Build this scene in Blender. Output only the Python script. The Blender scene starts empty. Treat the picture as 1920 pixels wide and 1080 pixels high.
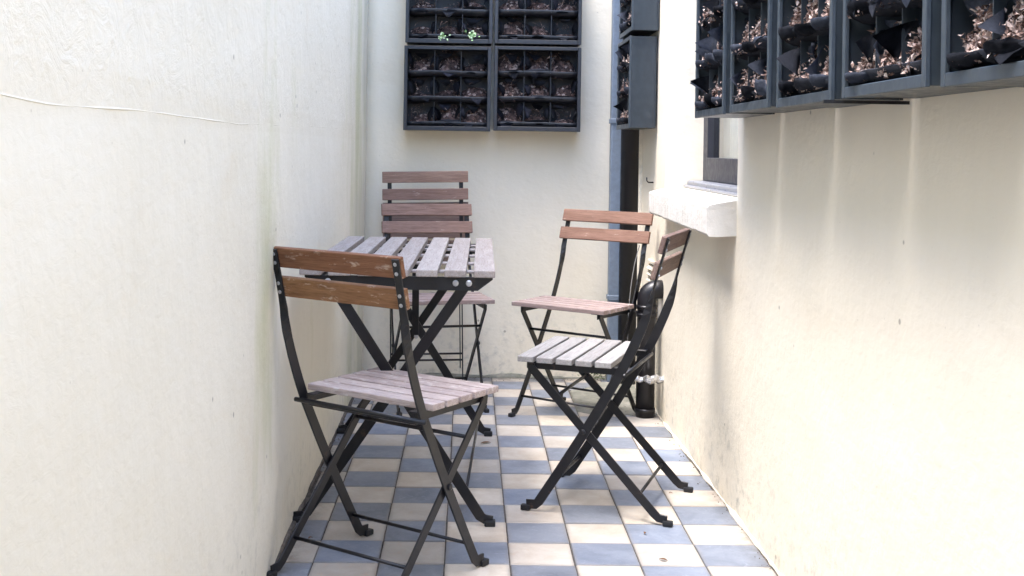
import bpy, bmesh, math, random
from mathutils import Vector, Matrix, noise
random.seed(7)
R = math.radians
sc = bpy.context.scene
col = sc.collection

# ---------------------------------------------------------------- camera, sky, sun, exposure
cd = bpy.data.cameras.new('camera'); cam = bpy.data.objects.new('camera', cd); col.objects.link(cam)
cd.sensor_width = 36; cd.lens = 40.47; cd.shift_x = 0.02904; cd.shift_y = -0.13597
cd.clip_start = 0.05; cd.clip_end = 200
cam.matrix_world = Matrix.Translation((0, 0, 1.02)) @ Matrix.Rotation(-0.0117, 4, 'Z') @ Matrix.Rotation(R(90), 4, 'X') @ Matrix.Rotation(0.0157, 4, 'Z')
sc.camera = cam

SUN_DIR = Vector((-0.30, -0.20, 1.0)).normalized()          # towards the sun (veiled, nearly overhead)
w = bpy.data.worlds.new('World'); sc.world = w; w.use_nodes = True
wn = w.node_tree.nodes; wn.clear()
sky = wn.new('ShaderNodeTexSky'); sky.sky_type = 'NISHITA'; sky.sun_disc = False
sky.sun_elevation = math.asin(SUN_DIR.z); sky.sun_rotation = math.atan2(SUN_DIR.x, SUN_DIR.y)
sky.dust_density = 2.0; sky.air_density = 1.0; sky.ozone_density = 1.0
hs = wn.new('ShaderNodeHueSaturation'); hs.inputs['Saturation'].default_value = 1.22
bg = wn.new('ShaderNodeBackground'); bg.inputs[1].default_value = 0.15
wo = wn.new('ShaderNodeOutputWorld')
w.node_tree.links.new(sky.outputs[0], hs.inputs['Color']); w.node_tree.links.new(hs.outputs[0], bg.inputs[0]); w.node_tree.links.new(bg.outputs[0], wo.inputs[0])
sd = bpy.data.lights.new('sun', 'SUN'); sd.energy = 0.60; sd.angle = R(20); sd.color = (1.0, 0.98, 0.965)
so = bpy.data.objects.new('sun', sd); col.objects.link(so)
so.rotation_euler = SUN_DIR.to_track_quat('Z', 'Y').to_euler()
sc.view_settings.view_transform = 'Standard'; sc.view_settings.look = 'None'
sc.view_settings.exposure = 3.22; sc.view_settings.gamma = 1.0
try: sc.view_settings.use_curve_mapping = False
except Exception: pass
sc.render.engine = 'CYCLES'
sc.cycles.max_bounces = 10; sc.cycles.diffuse_bounces = 7

# ---------------------------------------------------------------- materials
class NT:
    def __init__(s, name, rough=0.7, spec=0.3):
        s.m = bpy.data.materials.new(name); s.m.use_nodes = True
        s.t = s.m.node_tree; s.b = s.t.nodes['Principled BSDF']
        s.b.inputs['Roughness'].default_value = rough
        s.b.inputs['Specular IOR Level'].default_value = spec
        s.tc = s.t.nodes.new('ShaderNodeTexCoord')
    def n(s, k, **kw):
        x = s.t.nodes.new('ShaderNode' + k)
        for a, v in kw.items(): setattr(x, a, v)
        return x
    def l(s, a, b): s.t.links.new(a, b)
    def coord(s, scale=(1, 1, 1), rnd=False, kind='Object'):
        mp = s.n('Mapping'); mp.inputs['Scale'].default_value = scale
        s.l(s.tc.outputs[kind], mp.inputs['Vector'])
        if rnd:
            oi = s.n('ObjectInfo'); mu = s.n('Math', operation='MULTIPLY'); mu.inputs[1].default_value = 37.0
            s.l(oi.outputs['Random'], mu.inputs[0]); cx = s.n('CombineXYZ')
            for i in range(3): s.l(mu.outputs[0], cx.inputs[i])
            s.l(cx.outputs[0], mp.inputs['Location'])
        return mp.outputs[0]
    def noise(s, vec, scale=5, detail=4, rough=0.55, dist=0.0):
        x = s.n('TexNoise'); x.inputs['Scale'].default_value = scale; x.inputs['Detail'].default_value = detail
        x.inputs['Roughness'].default_value = rough; x.inputs['Distortion'].default_value = dist
        s.l(vec, x.inputs['Vector']); return x.outputs['Fac']
    def ramp(s, fac, stops):
        x = s.n('ValToRGB'); e = x.color_ramp.elements
        while len(e) < len(stops): e.new(0.5)
        for i, (p, c) in enumerate(stops):
            e[i].position = p; e[i].color = (c, c, c, 1) if isinstance(c, (int, float)) else (*c, 1)
        s.l(fac, x.inputs[0]); return x.outputs[0]
    def mix(s, fac, a, b, mode='MIX'):
        x = s.n('Mix', data_type='RGBA', blend_type=mode)
        for sock, v in ((x.inputs[0], fac), (x.inputs[6], a), (x.inputs[7], b)):
            if isinstance(v, (int, float)): sock.default_value = v if sock.type == 'VALUE' else (v, v, v, 1)
            elif isinstance(v, tuple): sock.default_value = (*v, 1)
            else: s.l(v, sock)
        return x.outputs[2]
    def math(s, op, a, b=0.0):
        x = s.n('Math', operation=op)
        for i, v in enumerate((a, b)):
            if isinstance(v, (int, float)): x.inputs[i].default_value = v
            else: s.l(v, x.inputs[i])
        return x.outputs[0]
    def base(s, c):
        if isinstance(c, tuple): s.b.inputs['Base Color'].default_value = (*c, 1)
        else: s.l(c, s.b.inputs['Base Color'])
    def bump(s, h, strength=0.3, dist=0.01):
        x = s.n('Bump'); x.inputs['Strength'].default_value = strength; x.inputs['Distance'].default_value = dist
        if s.b.inputs['Normal'].links: s.l(s.b.inputs['Normal'].links[0].from_socket, x.inputs['Normal'])
        s.l(h, x.inputs['Height']); s.l(x.outputs[0], s.b.inputs['Normal'])

def plaster(name, base, axis, seam=False, moss=0.0, mould=0.0):
    """Painted render on a wall; axis = horizontal axis of the wall ('Y' or 'X')."""
    t = NT(name, 0.85, 0.15)
    g = t.n('NewGeometry'); sp = t.n('SeparateXYZ'); t.l(g.outputs['Position'], sp.inputs[0])
    P = g.outputs['Position']
    def sc_(v, s_):
        mp = t.n('Mapping'); mp.inputs['Scale'].default_value = s_; t.l(v, mp.inputs['Vector']); return mp.outputs[0]
    patch = t.noise(P, 1.6, 5, 0.6)
    c = t.mix(t.ramp(patch, [(0.35, 0.0), (0.7, 1.0)]), base, tuple(b * k for b, k in zip(base, (0.955, 0.95, 0.93))))
    streak = t.noise(sc_(P, (9, 9, 0.7)), 1.5, 4, 0.6)
    c = t.mix(t.ramp(streak, [(0.45, 0.0), (0.85, 0.14)]), c, (base[0] * .80, base[1] * .81, base[2] * .80))
    # rusty pale blotches
    blot = t.noise(P, 3.3, 6, 0.65)
    c = t.mix(t.ramp(blot, [(0.60, 0.0), (0.72, 0.22)]), c, (0.62, 0.52, 0.36))
    if moss > 0:
        ms = t.noise(sc_(P, (3.2, 3.2, 0.9)), 1.7, 5, 0.6)
        band = t.math('ADD', t.ramp(t.math('ABSOLUTE', t.math('SUBTRACT', sp.outputs[axis], 4.75)), [(0.0, 0.26), (0.6, 0.0)]),
                      t.ramp(t.math('ABSOLUTE', t.math('SUBTRACT', sp.outputs[axis], 2.62)), [(0.0, 0.16), (0.25, 0.0)]))
        f = t.ramp(t.math('ADD', ms, band), [(0.60, 0.0), (0.86, 1.0)])
        c = t.mix(t.math('MULTIPLY', f, moss), c, (0.40, 0.43, 0.16))
        gr = t.ramp(t.math('SUBTRACT', sp.outputs[axis], 4.2), [(0.0, 0.0), (0.8, 1.0)])
        s2 = t.noise(sc_(P, (4.5, 4.5, 0.9)), 1.3, 4, 0.6)
        c = t.mix(t.math('MULTIPLY', gr, t.ramp(s2, [(0.42, 0.0), (0.80, 0.42)])), c, (0.33, 0.35, 0.33))
    if mould > 0:
        low = t.ramp(sp.outputs['Z'], [(0.02, 1.0), (0.36, 0.0)])
        mo = t.noise(P, 26, 6, 0.7); mo2 = t.noise(P, 4, 3, 0.5)
        f = t.math('MULTIPLY', low, t.math('MULTIPLY', t.ramp(mo, [(0.50, 0.0), (0.72, 1.0)]), t.ramp(mo2, [(0.35, 0.15), (0.62, 1.0)])))
        c = t.mix(t.math('MULTIPLY', f, mould), c, (0.24, 0.245, 0.22))
    v = t.n('TexVoronoi'); v.inputs['Scale'].default_value = 7.5; t.l(P, v.inputs['Vector'])
    sp2 = t.ramp(v.outputs['Distance'], [(0.030, 1.0), (0.05, 0.0)])
    c = t.mix(t.math('MULTIPLY', sp2, 0.55), c, (0.10, 0.09, 0.07))
    v2 = t.n('TexVoronoi'); v2.inputs['Scale'].default_value = 19; t.l(P, v2.inputs['Vector'])
    c = t.mix(t.math('MULTIPLY', t.ramp(v2.outputs['Distance'], [(0.02, 1.0), (0.045, 0.0)]), 0.28), c, (0.22, 0.19, 0.14))
    t.base(c)
    if moss > 0:      # rougher upper coat above the ridge
        up = t.ramp(t.math('SUBTRACT', sp.outputs['Z'], 1.02), [(0.03, 0.0), (0.09, 1.0)])
        t.bump(t.math('MULTIPLY', up, t.noise(P, 13, 6, 0.7, 1.2)), 0.45, 0.012)
    t.bump(t.noise(P, 5, 4, 0.6), 0.22, 0.03)
    t.bump(t.noise(sc_(P, (1, 1, 1.6)), 38, 5, 0.65, 0.6), 0.18, 0.006)
    return t.m

CREAM = (0.765, 0.706, 0.592)
M = {}
M['wall_l'] = plaster('left wall render', (0.773, 0.740, 0.640), 'Y', moss=0.42, mould=0.5)
M['wall_b'] = plaster('back wall render', (0.785, 0.72, 0.59), 'X', mould=0.75)
M['wall_r'] = plaster('right wall render', CREAM, 'Y', mould=0.8)

def wood(name, c1, c2, wear, wearf, rough=0.65):
    t = NT(name, rough, 0.25)
    vec = t.coord((1.2, 14, 14), True)
    gr = t.noise(vec, 6, 5, 0.6, 0.7)
    c = t.mix(t.ramp(gr, [(0.3, 0.0), (0.72, 1.0)]), c1, c2)
    oi = t.n('ObjectInfo')
    hv = t.n('HueSaturation'); t.l(c, hv.inputs['Color'])
    t.l(t.math('ADD', t.math('MULTIPLY', oi.outputs['Random'], 0.22), 0.88), hv.inputs['Value'])
    t.l(t.math('ADD', t.math('MULTIPLY', oi.outputs['Random'], 0.012), 0.494), hv.inputs['Hue'])
    wv = t.noise(t.coord((3.0, 9, 9), True), 7, 6, 0.68, 0.4)
    c = t.mix(t.ramp(wv, [(1 - wearf - .02, 0.0), (1 - wearf + .07, 1.0)]), hv.outputs[0], wear)
    fine = t.noise(t.coord((4, 90, 90), True), 6, 3, 0.6)
    c = t.mix(t.ramp(fine, [(0.30, 0.55), (0.5, 0.0)]), c, tuple(x * .35 for x in c1))
    t.base(c); t.bump(gr, 0.25, 0.002); t.bump(fine, 0.35, 0.001)
    return t.m
M['wood_orange'] = wood('oiled acacia weathered orange', (0.17, 0.075, 0.035), (0.29, 0.145, 0.072), (0.47, 0.35, 0.26), 0.40)
M['wood_red'] = wood('acacia reddish brown', (0.150, 0.078, 0.054), (0.25, 0.148, 0.108), (0.33, 0.245, 0.20), 0.36)
M['wood_mauve'] = wood('bleached acacia mauve', (0.36, 0.28, 0.25), (0.53, 0.44, 0.405), (0.60, 0.54, 0.50), 0.43)
M['wood_rose'] = wood('bleached acacia rose', (0.25, 0.185, 0.165), (0.36, 0.28, 0.26), (0.42, 0.36, 0.34), 0.42)
M['wood_taupe'] = wood('acacia taupe', (0.19, 0.115, 0.088), (0.31, 0.205, 0.165), (0.37, 0.285, 0.25), 0.36)
M['wood_grey'] = wood('bleached acacia silver', (0.25, 0.235, 0.222), (0.38, 0.358, 0.34), (0.24, 0.26, 0.25), 0.40)
M['wood_table'] = wood('bleached acacia pale', (0.29, 0.25, 0.225), (0.42, 0.375, 0.35), (0.30, 0.26, 0.215), 0.38)
M['wood_dim'] = wood('acacia brown grey', (0.13, 0.085, 0.07), (0.22, 0.155, 0.13), (0.28, 0.225, 0.20), 0.33)

def metal(name, c, rough, rust=0.0, spec=0.5):
    t = NT(name, rough, spec)
    n1 = t.noise(t.coord((1, 1, 1), True), 40, 4, 0.6)
    cc = t.mix(t.ramp(n1, [(0.4, 0.0), (0.7, 1.0)]), c, tuple(x * 1.25 + .0006 for x in c))
    if rust: cc = t.mix(t.ramp(t.noise(t.coord((1, 1, 1), True), 18, 6, 0.7), [(0.62, 0.0), (0.68, rust)]), cc, (0.10, 0.05, 0.03))
    t.base(cc); t.l(t.ramp(n1, [(0.3, rough - .1), (0.8, rough + .15)]), t.b.inputs['Roughness'])
    t.bump(t.noise(t.coord((1, 1, 1), True), 120, 3, 0.6), 0.12, 0.001)
    return t.m
M['steel'] = metal('black powder coated steel', (0.0055, 0.0055, 0.0072), 0.40, 0.4)
M['bolt'] = metal('zinc bolt', (0.45, 0.45, 0.46), 0.35); M['bolt'].node_tree.nodes['Principled BSDF'].inputs['Metallic'].default_value = 0.7
M['rubber'] = metal('black rubber', (0.006, 0.0065, 0.008), 0.6)
M['pipe_black'] = metal('black cast pipe', (0.0045, 0.004, 0.006), 0.4)
M['pipe_blue'] = metal('grey blue painted downpipe', (0.13, 0.165, 0.215), 0.5)
M['planter'] = metal('dark grey green plastic', (0.020, 0.027, 0.034), 0.40)
M['planter_in'] = metal('dark plastic', (0.013, 0.014, 0.019), 0.5)
M['planter_lt'] = metal('grey plastic rim', (0.034, 0.045, 0.057), 0.42)
M['planter_dk'] = metal('dark grey plastic rim', (0.016, 0.018, 0.024), 0.42)
M['frame_dark'] = metal('dark grey window paint', (0.020, 0.021, 0.030), 0.5)
M['lead'] = metal('lead ledge', (0.16, 0.17, 0.20), 0.35)
M['cream_paint'] = metal('cream painted metal', (0.70, 0.64, 0.53), 0.6)
M['foil'] = metal('crumpled foil tape', (0.55, 0.55, 0.56), 0.3); M['foil'].node_tree.nodes['Principled BSDF'].inputs['Metallic'].default_value = 0.9
M['cable'] = metal('grey cable', (0.10, 0.10, 0.10), 0.6)

def felt(name, c):
    t = NT(name, 0.95, 0.08)
    n1 = t.noise(t.coord((1, 1, 1), True), 60, 5, 0.7); n2 = t.noise(t.coord((1, 1, 1), True), 12, 4, 0.6)
    a = t.mix(t.ramp(n1, [(0.3, 0.0), (0.75, 1.0)]), tuple(x * .6 for x in c), c)
    t.base(t.mix(t.ramp(n2, [(0.5, 0.0), (0.75, 0.6)]), a, tuple(x * 2.0 + .008 for x in c)))
    t.bump(n1, 0.5, 0.002); return t.m
M['felt'] = felt('black felt', (0.028, 0.030, 0.038))
M['felt_blue'] = felt('faded felt', (0.075, 0.085, 0.112))

M['felt_dim'] = felt('worn felt', (0.038, 0.040, 0.055))
def litter(name, stops):
    t = NT(name, 0.8, 0.2)
    v = t.n('TexVoronoi'); v.inputs['Scale'].default_value = 95; t.l(t.tc.outputs['Object'], v.inputs['Vector'])
    sx = t.n('SeparateColor'); t.l(v.outputs['Color'], sx.inputs[0])
    t.base(t.ramp(sx.outputs[0], stops)); return t.m
M['leaf_r'] = litter('dry pinkish brown leaves', [(0.0, (0.05, 0.03, 0.026)), (0.3, (0.18, 0.115, 0.095)), (0.65, (0.37, 0.275, 0.24)), (1.0, (0.62, 0.53, 0.48))])
M['leaf_b'] = litter('dark brown fibre', [(0.0, (0.018, 0.012, 0.011)), (0.5, (0.065, 0.042, 0.036)), (0.85, (0.16, 0.10, 0.085)), (1.0, (0.42, 0.34, 0.30))])
M['leaf_green'] = litter('pale green ivy', [(0.0, (0.10, 0.20, 0.07)), (0.5, (0.25, 0.42, 0.18)), (1.0, (0.62, 0.72, 0.52))])
M['leaf_dead'] = litter('dead leaf', [(0.0, (0.10, 0.045, 0.02)), (1.0, (0.30, 0.16, 0.08))])
M['moss'] = litter('corner moss', [(0.0, (0.03, 0.05, 0.02)), (1.0, (0.12, 0.16, 0.05))])

def tile_mat(name, ca, cb, stain):
    t = NT(name, 0.42, 0.35)
    n1 = t.noise(t.coord((1, 1, 1), True), 9, 5, 0.6, 0.5)
    c = t.mix(t.ramp(n1, [(0.3, 0.0), (0.72, 1.0)]), ca, cb)
    oi = t.n('ObjectInfo'); hv = t.n('HueSaturation'); t.l(c, hv.inputs['Color'])
    t.l(t.math('ADD', t.math('MULTIPLY', oi.outputs['Random'], 0.34), 0.78), hv.inputs['Value'])
    t.l(t.math('ADD', t.math('MULTIPLY', oi.outputs['Random'], 0.5), 0.72), hv.inputs['Saturation'])
    n2 = t.noise(t.coord((1, 1, 1), True), 30, 6, 0.75, 1.0)
    c = t.mix(t.ramp(n2, [(0.56, 0.0), (0.72, 0.5)]), hv.outputs[0], stain)
    sv = t.noise(t.coord((9, 60, 1), True), 3.2, 5, 0.7, 2.0)
    c = t.mix(t.ramp(sv, [(0.62, 0.0), (0.70, 0.35)]), c, tuple(x * .45 for x in stain))
    # worn dirty arris, in the tile's own square
    s = t.n('SeparateXYZ'); t.l(t.tc.outputs['Object'], s.inputs[0])
    e = t.math('MAXIMUM', t.math('ABSOLUTE', s.outputs[0]), t.math('ABSOLUTE', s.outputs[1]))
    e = t.math('ADD', e, t.math('MULTIPLY', t.math('SUBTRACT', n1, 0.5), 0.02))
    c = t.mix(t.ramp(e, [(0.069, 0.0), (0.081, 0.6)]), c, (0.20, 0.18, 0.16))
    g = t.n('NewGeometry'); dirt = t.noise(g.outputs['Position'], 2.6, 6, 0.7)
    c = t.mix(t.ramp(dirt, [(0.46, 0.0), (0.70, 0.42)]), c, tuple(x * .50 for x in stain))
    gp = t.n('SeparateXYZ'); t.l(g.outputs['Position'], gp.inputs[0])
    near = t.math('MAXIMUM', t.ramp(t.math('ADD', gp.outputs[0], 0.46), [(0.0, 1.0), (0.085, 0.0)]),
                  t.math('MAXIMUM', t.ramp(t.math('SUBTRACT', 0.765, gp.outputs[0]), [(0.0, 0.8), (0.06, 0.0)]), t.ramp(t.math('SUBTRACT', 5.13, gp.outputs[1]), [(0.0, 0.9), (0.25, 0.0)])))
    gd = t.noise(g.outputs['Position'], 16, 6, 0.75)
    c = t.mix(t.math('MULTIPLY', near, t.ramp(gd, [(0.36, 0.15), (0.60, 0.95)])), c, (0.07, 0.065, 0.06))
    t.base(c); t.l(t.ramp(n2, [(0.3, 0.36), (0.7, 0.62)]), t.b.inputs['Roughness'])
    t.bump(n1, 0.12, 0.004); t.bump(n2, 0.2, 0.0012)
    return t.m
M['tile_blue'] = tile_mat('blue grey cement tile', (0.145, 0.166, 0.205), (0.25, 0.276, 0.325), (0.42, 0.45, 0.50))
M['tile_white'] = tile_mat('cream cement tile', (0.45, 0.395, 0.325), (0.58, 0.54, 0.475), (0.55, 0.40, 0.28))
def rough_mat(name, a, b, scale=14, bump=0.5):
    t = NT(name, 0.9, 0.1); g = t.n('NewGeometry'); n1 = t.noise(g.outputs['Position'], scale, 6, 0.7)
    t.base(t.mix(t.ramp(n1, [(0.32, 0.0), (0.7, 1.0)]), a, b)); t.bump(n1, bump, 0.01); return t.m
M['grout'] = rough_mat('dirty grout', (0.045, 0.04, 0.036), (0.17, 0.15, 0.13), 22)
M['cement'] = rough_mat('old cement patch', (0.13, 0.135, 0.11), (0.30, 0.29, 0.25), 10)
M['sill'] = rough_mat('thick white sill paint', (0.62, 0.59, 0.54), (0.70, 0.68, 0.64), 9, 0.6)
t = NT('window glass', 0.03, 0.5); t.base((0.8, 0.85, 0.85)); t.b.inputs['Transmission Weight'].default_value = 1.0; M['glass'] = t.m
t = NT('white curtain', 0.9, 0.1); n1 = t.noise(t.coord((1, 60, 1)), 3, 3); t.base(t.mix(n1, (0.62, 0.63, 0.60), (0.80, 0.80, 0.78))); M['curtain'] = t.m
M['room'] = rough_mat('dim room', (0.4, 0.38, 0.34), (0.5, 0.48, 0.44), 3, 0.1)

# ---------------------------------------------------------------- helpers
def tag(o, label=None, cat=None, group=None, kind=None):
    if label: o['label'] = label
    if cat: o['category'] = cat
    if group: o['group'] = group
    if kind: o['kind'] = kind
    return o
def obj(name, me, mat=None, parent=None, loc=(0, 0, 0), rot=(0, 0, 0)):
    if mat and not me.materials: me.materials.append(mat)
    o = bpy.data.objects.new(name, me); col.objects.link(o)
    if mat and me.materials[0] != mat: o.material_slots[0].link = 'OBJECT'; o.material_slots[0].material = mat
    o.location = loc; o.rotation_euler = rot
    if parent: o.parent = parent
    return o
def empty(name, loc=(0, 0, 0), rz=0.0):
    o = bpy.data.objects.new(name, None); col.objects.link(o); o.location = loc; o.rotation_euler = (0, 0, rz)
    o.empty_display_size = 0.05; return o
def from_bm(name, bm, smooth=False):
    me = bpy.data.meshes.new(name); bmesh.ops.recalc_face_normals(bm, faces=bm.faces[:]); bm.to_mesh(me); bm.free()
    if smooth:
        for p in me.polygons: p.use_smooth = True
    return me
def add_box(bm, x0, x1, y0, y1, z0, z1, bev=0.0, segs=1):
    vs = [bm.verts.new((x, y, z)) for x in (x0, x1) for y in (y0, y1) for z in (z0, z1)]
    f = [(0, 1, 3, 2), (4, 6, 7, 5), (0, 4, 5, 1), (2, 3, 7, 6), (0, 2, 6, 4), (1, 5, 7, 3)]
    fs = [bm.faces.new([vs[i] for i in q]) for q in f]
    if bev:
        es = list({e for fc in fs for e in fc.edges})
        bmesh.ops.bevel(bm, geom=es, offset=bev, segments=segs, affect='EDGES', profile=0.6)
def box_mesh(name, dims, bev=0.0, segs=1):
    bm = bmesh.new(); x, y, z = dims
    add_box(bm, -x / 2, x / 2, -y / 2, y / 2, -z / 2, z / 2, bev, segs)
    return from_bm(name, bm)
def tube(bm, pts, r, n=10, cap=True, radii=None):
    pts = [Vector(p) for p in pts]; rings = []; u = None
    for i, p in enumerate(pts):
        tg = (pts[min(i + 1, len(pts) - 1)] - pts[max(i - 1, 0)]).normalized()
        if u is None:
            a = Vector((0, 0, 1)) if abs(tg.z) < 0.9 else Vector((1, 0, 0)); u = tg.cross(a).normalized()
        else: u = (u - tg * u.dot(tg)).normalized()
        v = tg.cross(u).normalized(); rr = radii[i] if radii else r
        rings.append([bm.verts.new(p + (u * math.cos(2 * math.pi * k / n) + v * math.sin(2 * math.pi * k / n)) * rr) for k in range(n)])
    for a, b in zip(rings, rings[1:]):
        for k in range(n): bm.faces.new([a[k], a[(k + 1) % n], b[(k + 1) % n], b[k]])
    if cap: bm.faces.new(rings[0]); bm.faces.new(rings[-1][::-1])
def strip(bm, pts, sides, w, th):
    """Flat steel bar swept along pts; sides = direction of its wide side at each point."""
    pts = [Vector(p) for p in pts]; rings = []
    for i, p in enumerate(pts):
        tg = (pts[min(i + 1, len(pts) - 1)] - pts[max(i - 1, 0)]).normalized()
        s = Vector(sides[i]); s = (s - tg * s.dot(tg)).normalized(); nn = tg.cross(s).normalized()
        ww = w[i] if isinstance(w, (list, tuple)) else w; c = min(th * .3, .0012)
        prof = [(-ww / 2 + c, -th / 2), (ww / 2 - c, -th / 2), (ww / 2, -th / 2 + c), (ww / 2, th / 2 - c), (ww / 2 - c, th / 2), (-ww / 2 + c, th / 2), (-ww / 2, th / 2 - c), (-ww / 2, -th / 2 + c)]
        rings.append([bm.verts.new(p + s * a + nn * b) for a, b in prof])
    for a, b in zip(rings, rings[1:]):
        for k in range(8): bm.faces.new([a[k], a[(k + 1) % 8], b[(k + 1) % 8], b[k]])
    bm.faces.new(rings[0]); bm.faces.new(rings[-1][::-1])
def disc_mesh(name, r, h, n=10):
    bm = bmesh.new(); tube(bm, [(0, 0, 0), (0, 0, h * .7), (0, 0, h)], r, n, True, [r, r, r * .6]); return from_bm(name, bm, False)
BOLT = disc_mesh('bolt', 0.0045, 0.003)
BOLT_BIG = disc_mesh('bolt', 0.008, 0.006, 12)
PAD = None
def foot_pad(parent, x, y, d):
    """rubber pad under a leg's turned out toe"""
    global PAD
    if PAD is None: PAD = box_mesh('foot_pad', (0.019, 0.028, 0.015), 0.004, 2)
    return obj('foot_pad', PAD, M['rubber'], parent, (x, y + d * 0.006, 0.008))

# ---------------------------------------------------------------- setting: walls
HT = 2.8          # wall height
def wall(name, us, zs, P, N, th, hole, mat, label, amp=0.004):
    """P(u,z)->point on the wall face, N = outward normal; grid face with a hole and real thickness."""
    N = Vector(N); bm = bmesh.new(); front = {}; back = {}
    for i, u in enumerate(us):
        for j, z in enumerate(zs):
            p = Vector(P(u, z)); am = amp * (1 if abs(N.x) < .5 or p.y < 3.9 else max(.15, 1 - (p.y - 3.9) * 1.4)); d = am * noise.noise(p * 2.3) + am * .45 * noise.noise(p * 8.0)
            front[i, j] = bm.verts.new(p + N * d); back[i, j] = bm.verts.new(p - N * th)
    cells = set()
    for i in range(len(us) - 1):
        for j in range(len(zs) - 1):
            uc, zc = (us[i] + us[i + 1]) / 2, (zs[j] + zs[j + 1]) / 2
            if hole and hole[0] < uc < hole[1] and hole[2] < zc < hole[3]: continue
            cells.add((i, j))
    for (i, j) in cells:
        q = [(i, j), (i + 1, j), (i + 1, j + 1), (i, j + 1)]
        bm.faces.new([front[k] for k in q]); bm.faces.new([back[k] for k in q[::-1]])
        for a, b, nb in ((q[0], q[1], (i, j - 1)), (q[1], q[2], (i + 1, j)), (q[2], q[3], (i, j + 1)), (q[3], q[0], (i - 1, j))):
            if nb not in cells: bm.faces.new([front[b], front[a], back[a], back[b]])
    me = from_bm(name, bm, False)
    for p in me.polygons: p.use_smooth = abs(p.normal.dot(N)) > 0.8
    o = obj(name, me, mat); tag(o, label, 'wall'); return o
def lin(a, b, n): return [a + (b - a) * i / n for i in range(n + 1)]
XL = -0.46
def XR(y): return 0.751 + (4.45 - y) * 0.0125
YB = 5.15
zs = lin(-0.05, HT, 62)
wl = wall('garden_wall', lin(-3.0, 5.45, 120), zs, lambda u, z: (XL, u, z), (1, 0, 0), 0.3, None, M['wall_l'],
     'pale cream rendered garden wall on the left with green algae streaks', 0.0045)
# ridge where the upper coat of render stops
bm = bmesh.new(); rp = []
def ridge_z(y):
    K = [(0.4, 1.085), (1.13, 1.066), (1.28, 1.061), (1.6, 1.066), (2.3, 1.062), (3.4, 1.078), (5.2, 1.094)]
    for (a, p), (b, q) in zip(K, K[1:]):
        if y <= b: return p + (q - p) * (y - a) / (b - a)
    return 1.094
for k in range(110):
    y = 0.4 + k * (4.7 / 109); zz = ridge_z(y) + 0.002 * noise.noise(Vector((y * 5, 0, 3))); q_ = Vector((XL, y, zz))
    am = .0045 * (1 if y < 3.9 else max(.15, 1 - (y - 3.9) * 1.4)); rp.append((XL + am * noise.noise(q_ * 2.3) + am * .45 * noise.noise(q_ * 8.0) - .0006, y, zz))
tube(bm, rp, .004, 6, True, [max(.0008, 0.0013 + 0.0009 * noise.noise(Vector((p[1] * 7, 9, 0)))) * (1 if p[1] < 2.4 else .6) for p in rp])
obj('render_ridge', from_bm('render_ridge', bm, True), M['wall_l'], wl)
wb = wall('back_wall', lin(-0.46, 0.90, 24), zs, lambda u, z: (u, YB - 0.0, z), (0, -1, 0), 0.3, None, M['wall_b'],
     'cream rendered end wall behind the two back chairs, planters hung on it', 0.005)
WY0, WY1, WZ0, WZ1 = 3.27, 4.33, 0.885, 2.05
ys = sorted(set([round(v, 4) for v in lin(-3.0, WY0, 90) + lin(WY0, WY1, 16) + lin(WY1, YB, 12)]))
zr = sorted(set([round(v, 4) for v in lin(-0.05, WZ0, 18) + lin(WZ0, WZ1, 22) + lin(WZ1, HT, 14)]))
wr = wall('house_wall', ys, zr, lambda u, z: (XR(u), u, z), (-1, 0, 0), 0.32, (WY0, WY1, WZ0, WZ1), M['wall_r'],
     'cream rendered house wall on the right with the window opening and long planter row', 0.004)
wall('rear_wall', lin(-0.46, 1.0, 8), zs, lambda u, z: (u, -3.0, z), (0, 1, 0), 0.3, None, M['wall_b'],
     'cream rendered wall closing the yard behind the viewer')

# ---------------------------------------------------------------- setting: ground, tiled floor
bm = bmesh.new(); add_box(bm, -30, 30, -30, 30, -0.4, -0.055)
tag(obj('ground', from_bm('ground', bm), M['cement']), 'bare ground around the yard', kind='structure')
bm = bmesh.new(); add_box(bm, XL - .05, 0.95, -3.0, YB + .02, -0.05, -0.004)
floor = tag(obj('floor', from_bm('floor', bm), M['grout']), 'checkerboard tiled yard floor of blue grey and cream tiles', kind='structure')
S, D, TX, TY = 0.1611, 0.1589, -0.0439, 2.8276
def tile_mesh(wx, wy, key):
    bm = bmesh.new(); g = 0.0015
    add_box(bm, -wx / 2 + g, wx / 2 - g, -wy / 2 + g, wy / 2 - g, -0.012, 0.0, 0.0016, 1)
    return from_bm('tile', bm)
cache = {}
for j in range(-11, 15):
    drift = 0.002 * math.sin(j * 1.3)
    for i in range(-3, 5):
        x0, x1 = TX + S * i, TX + S * (i + 1); y0, y1 = TY + D * j, TY + D * (j + 1)
        if i == -3: x0 = XL + 0.006 + 0.009 * random.random()
        if i == 4 or x1 > XR(y0) - .02: x1 = min(x1, XR(y0) - 0.004 - 0.008 * random.random())
        if x1 - x0 < 0.02: continue
        if y0 > 4.5 and x0 > 0.43 and j < 13: continue          # broken out, patched in cement
        if j == 14: y1 = min(y1, YB - 0.02)
        wx, wy = x1 - x0, y1 - y0; key = (round(wx, 3), round(wy, 3), (i + j) % 2)
        if key not in cache: cache[key] = tile_mesh(wx, wy, key)
        mat = M['tile_white'] if (i + j) % 2 else M['tile_blue']
        o = obj('tile', cache[key], mat, floor, ((x0 + x1) / 2 + random.uniform(-.0008, .0008), (y0 + y1) / 2 + drift * (1 if i % 2 else -1) * .5, random.uniform(-.0012, .0012)),
                (random.uniform(-.005, .005), random.uniform(-.005, .005), random.uniform(-.004, .004)))
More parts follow.
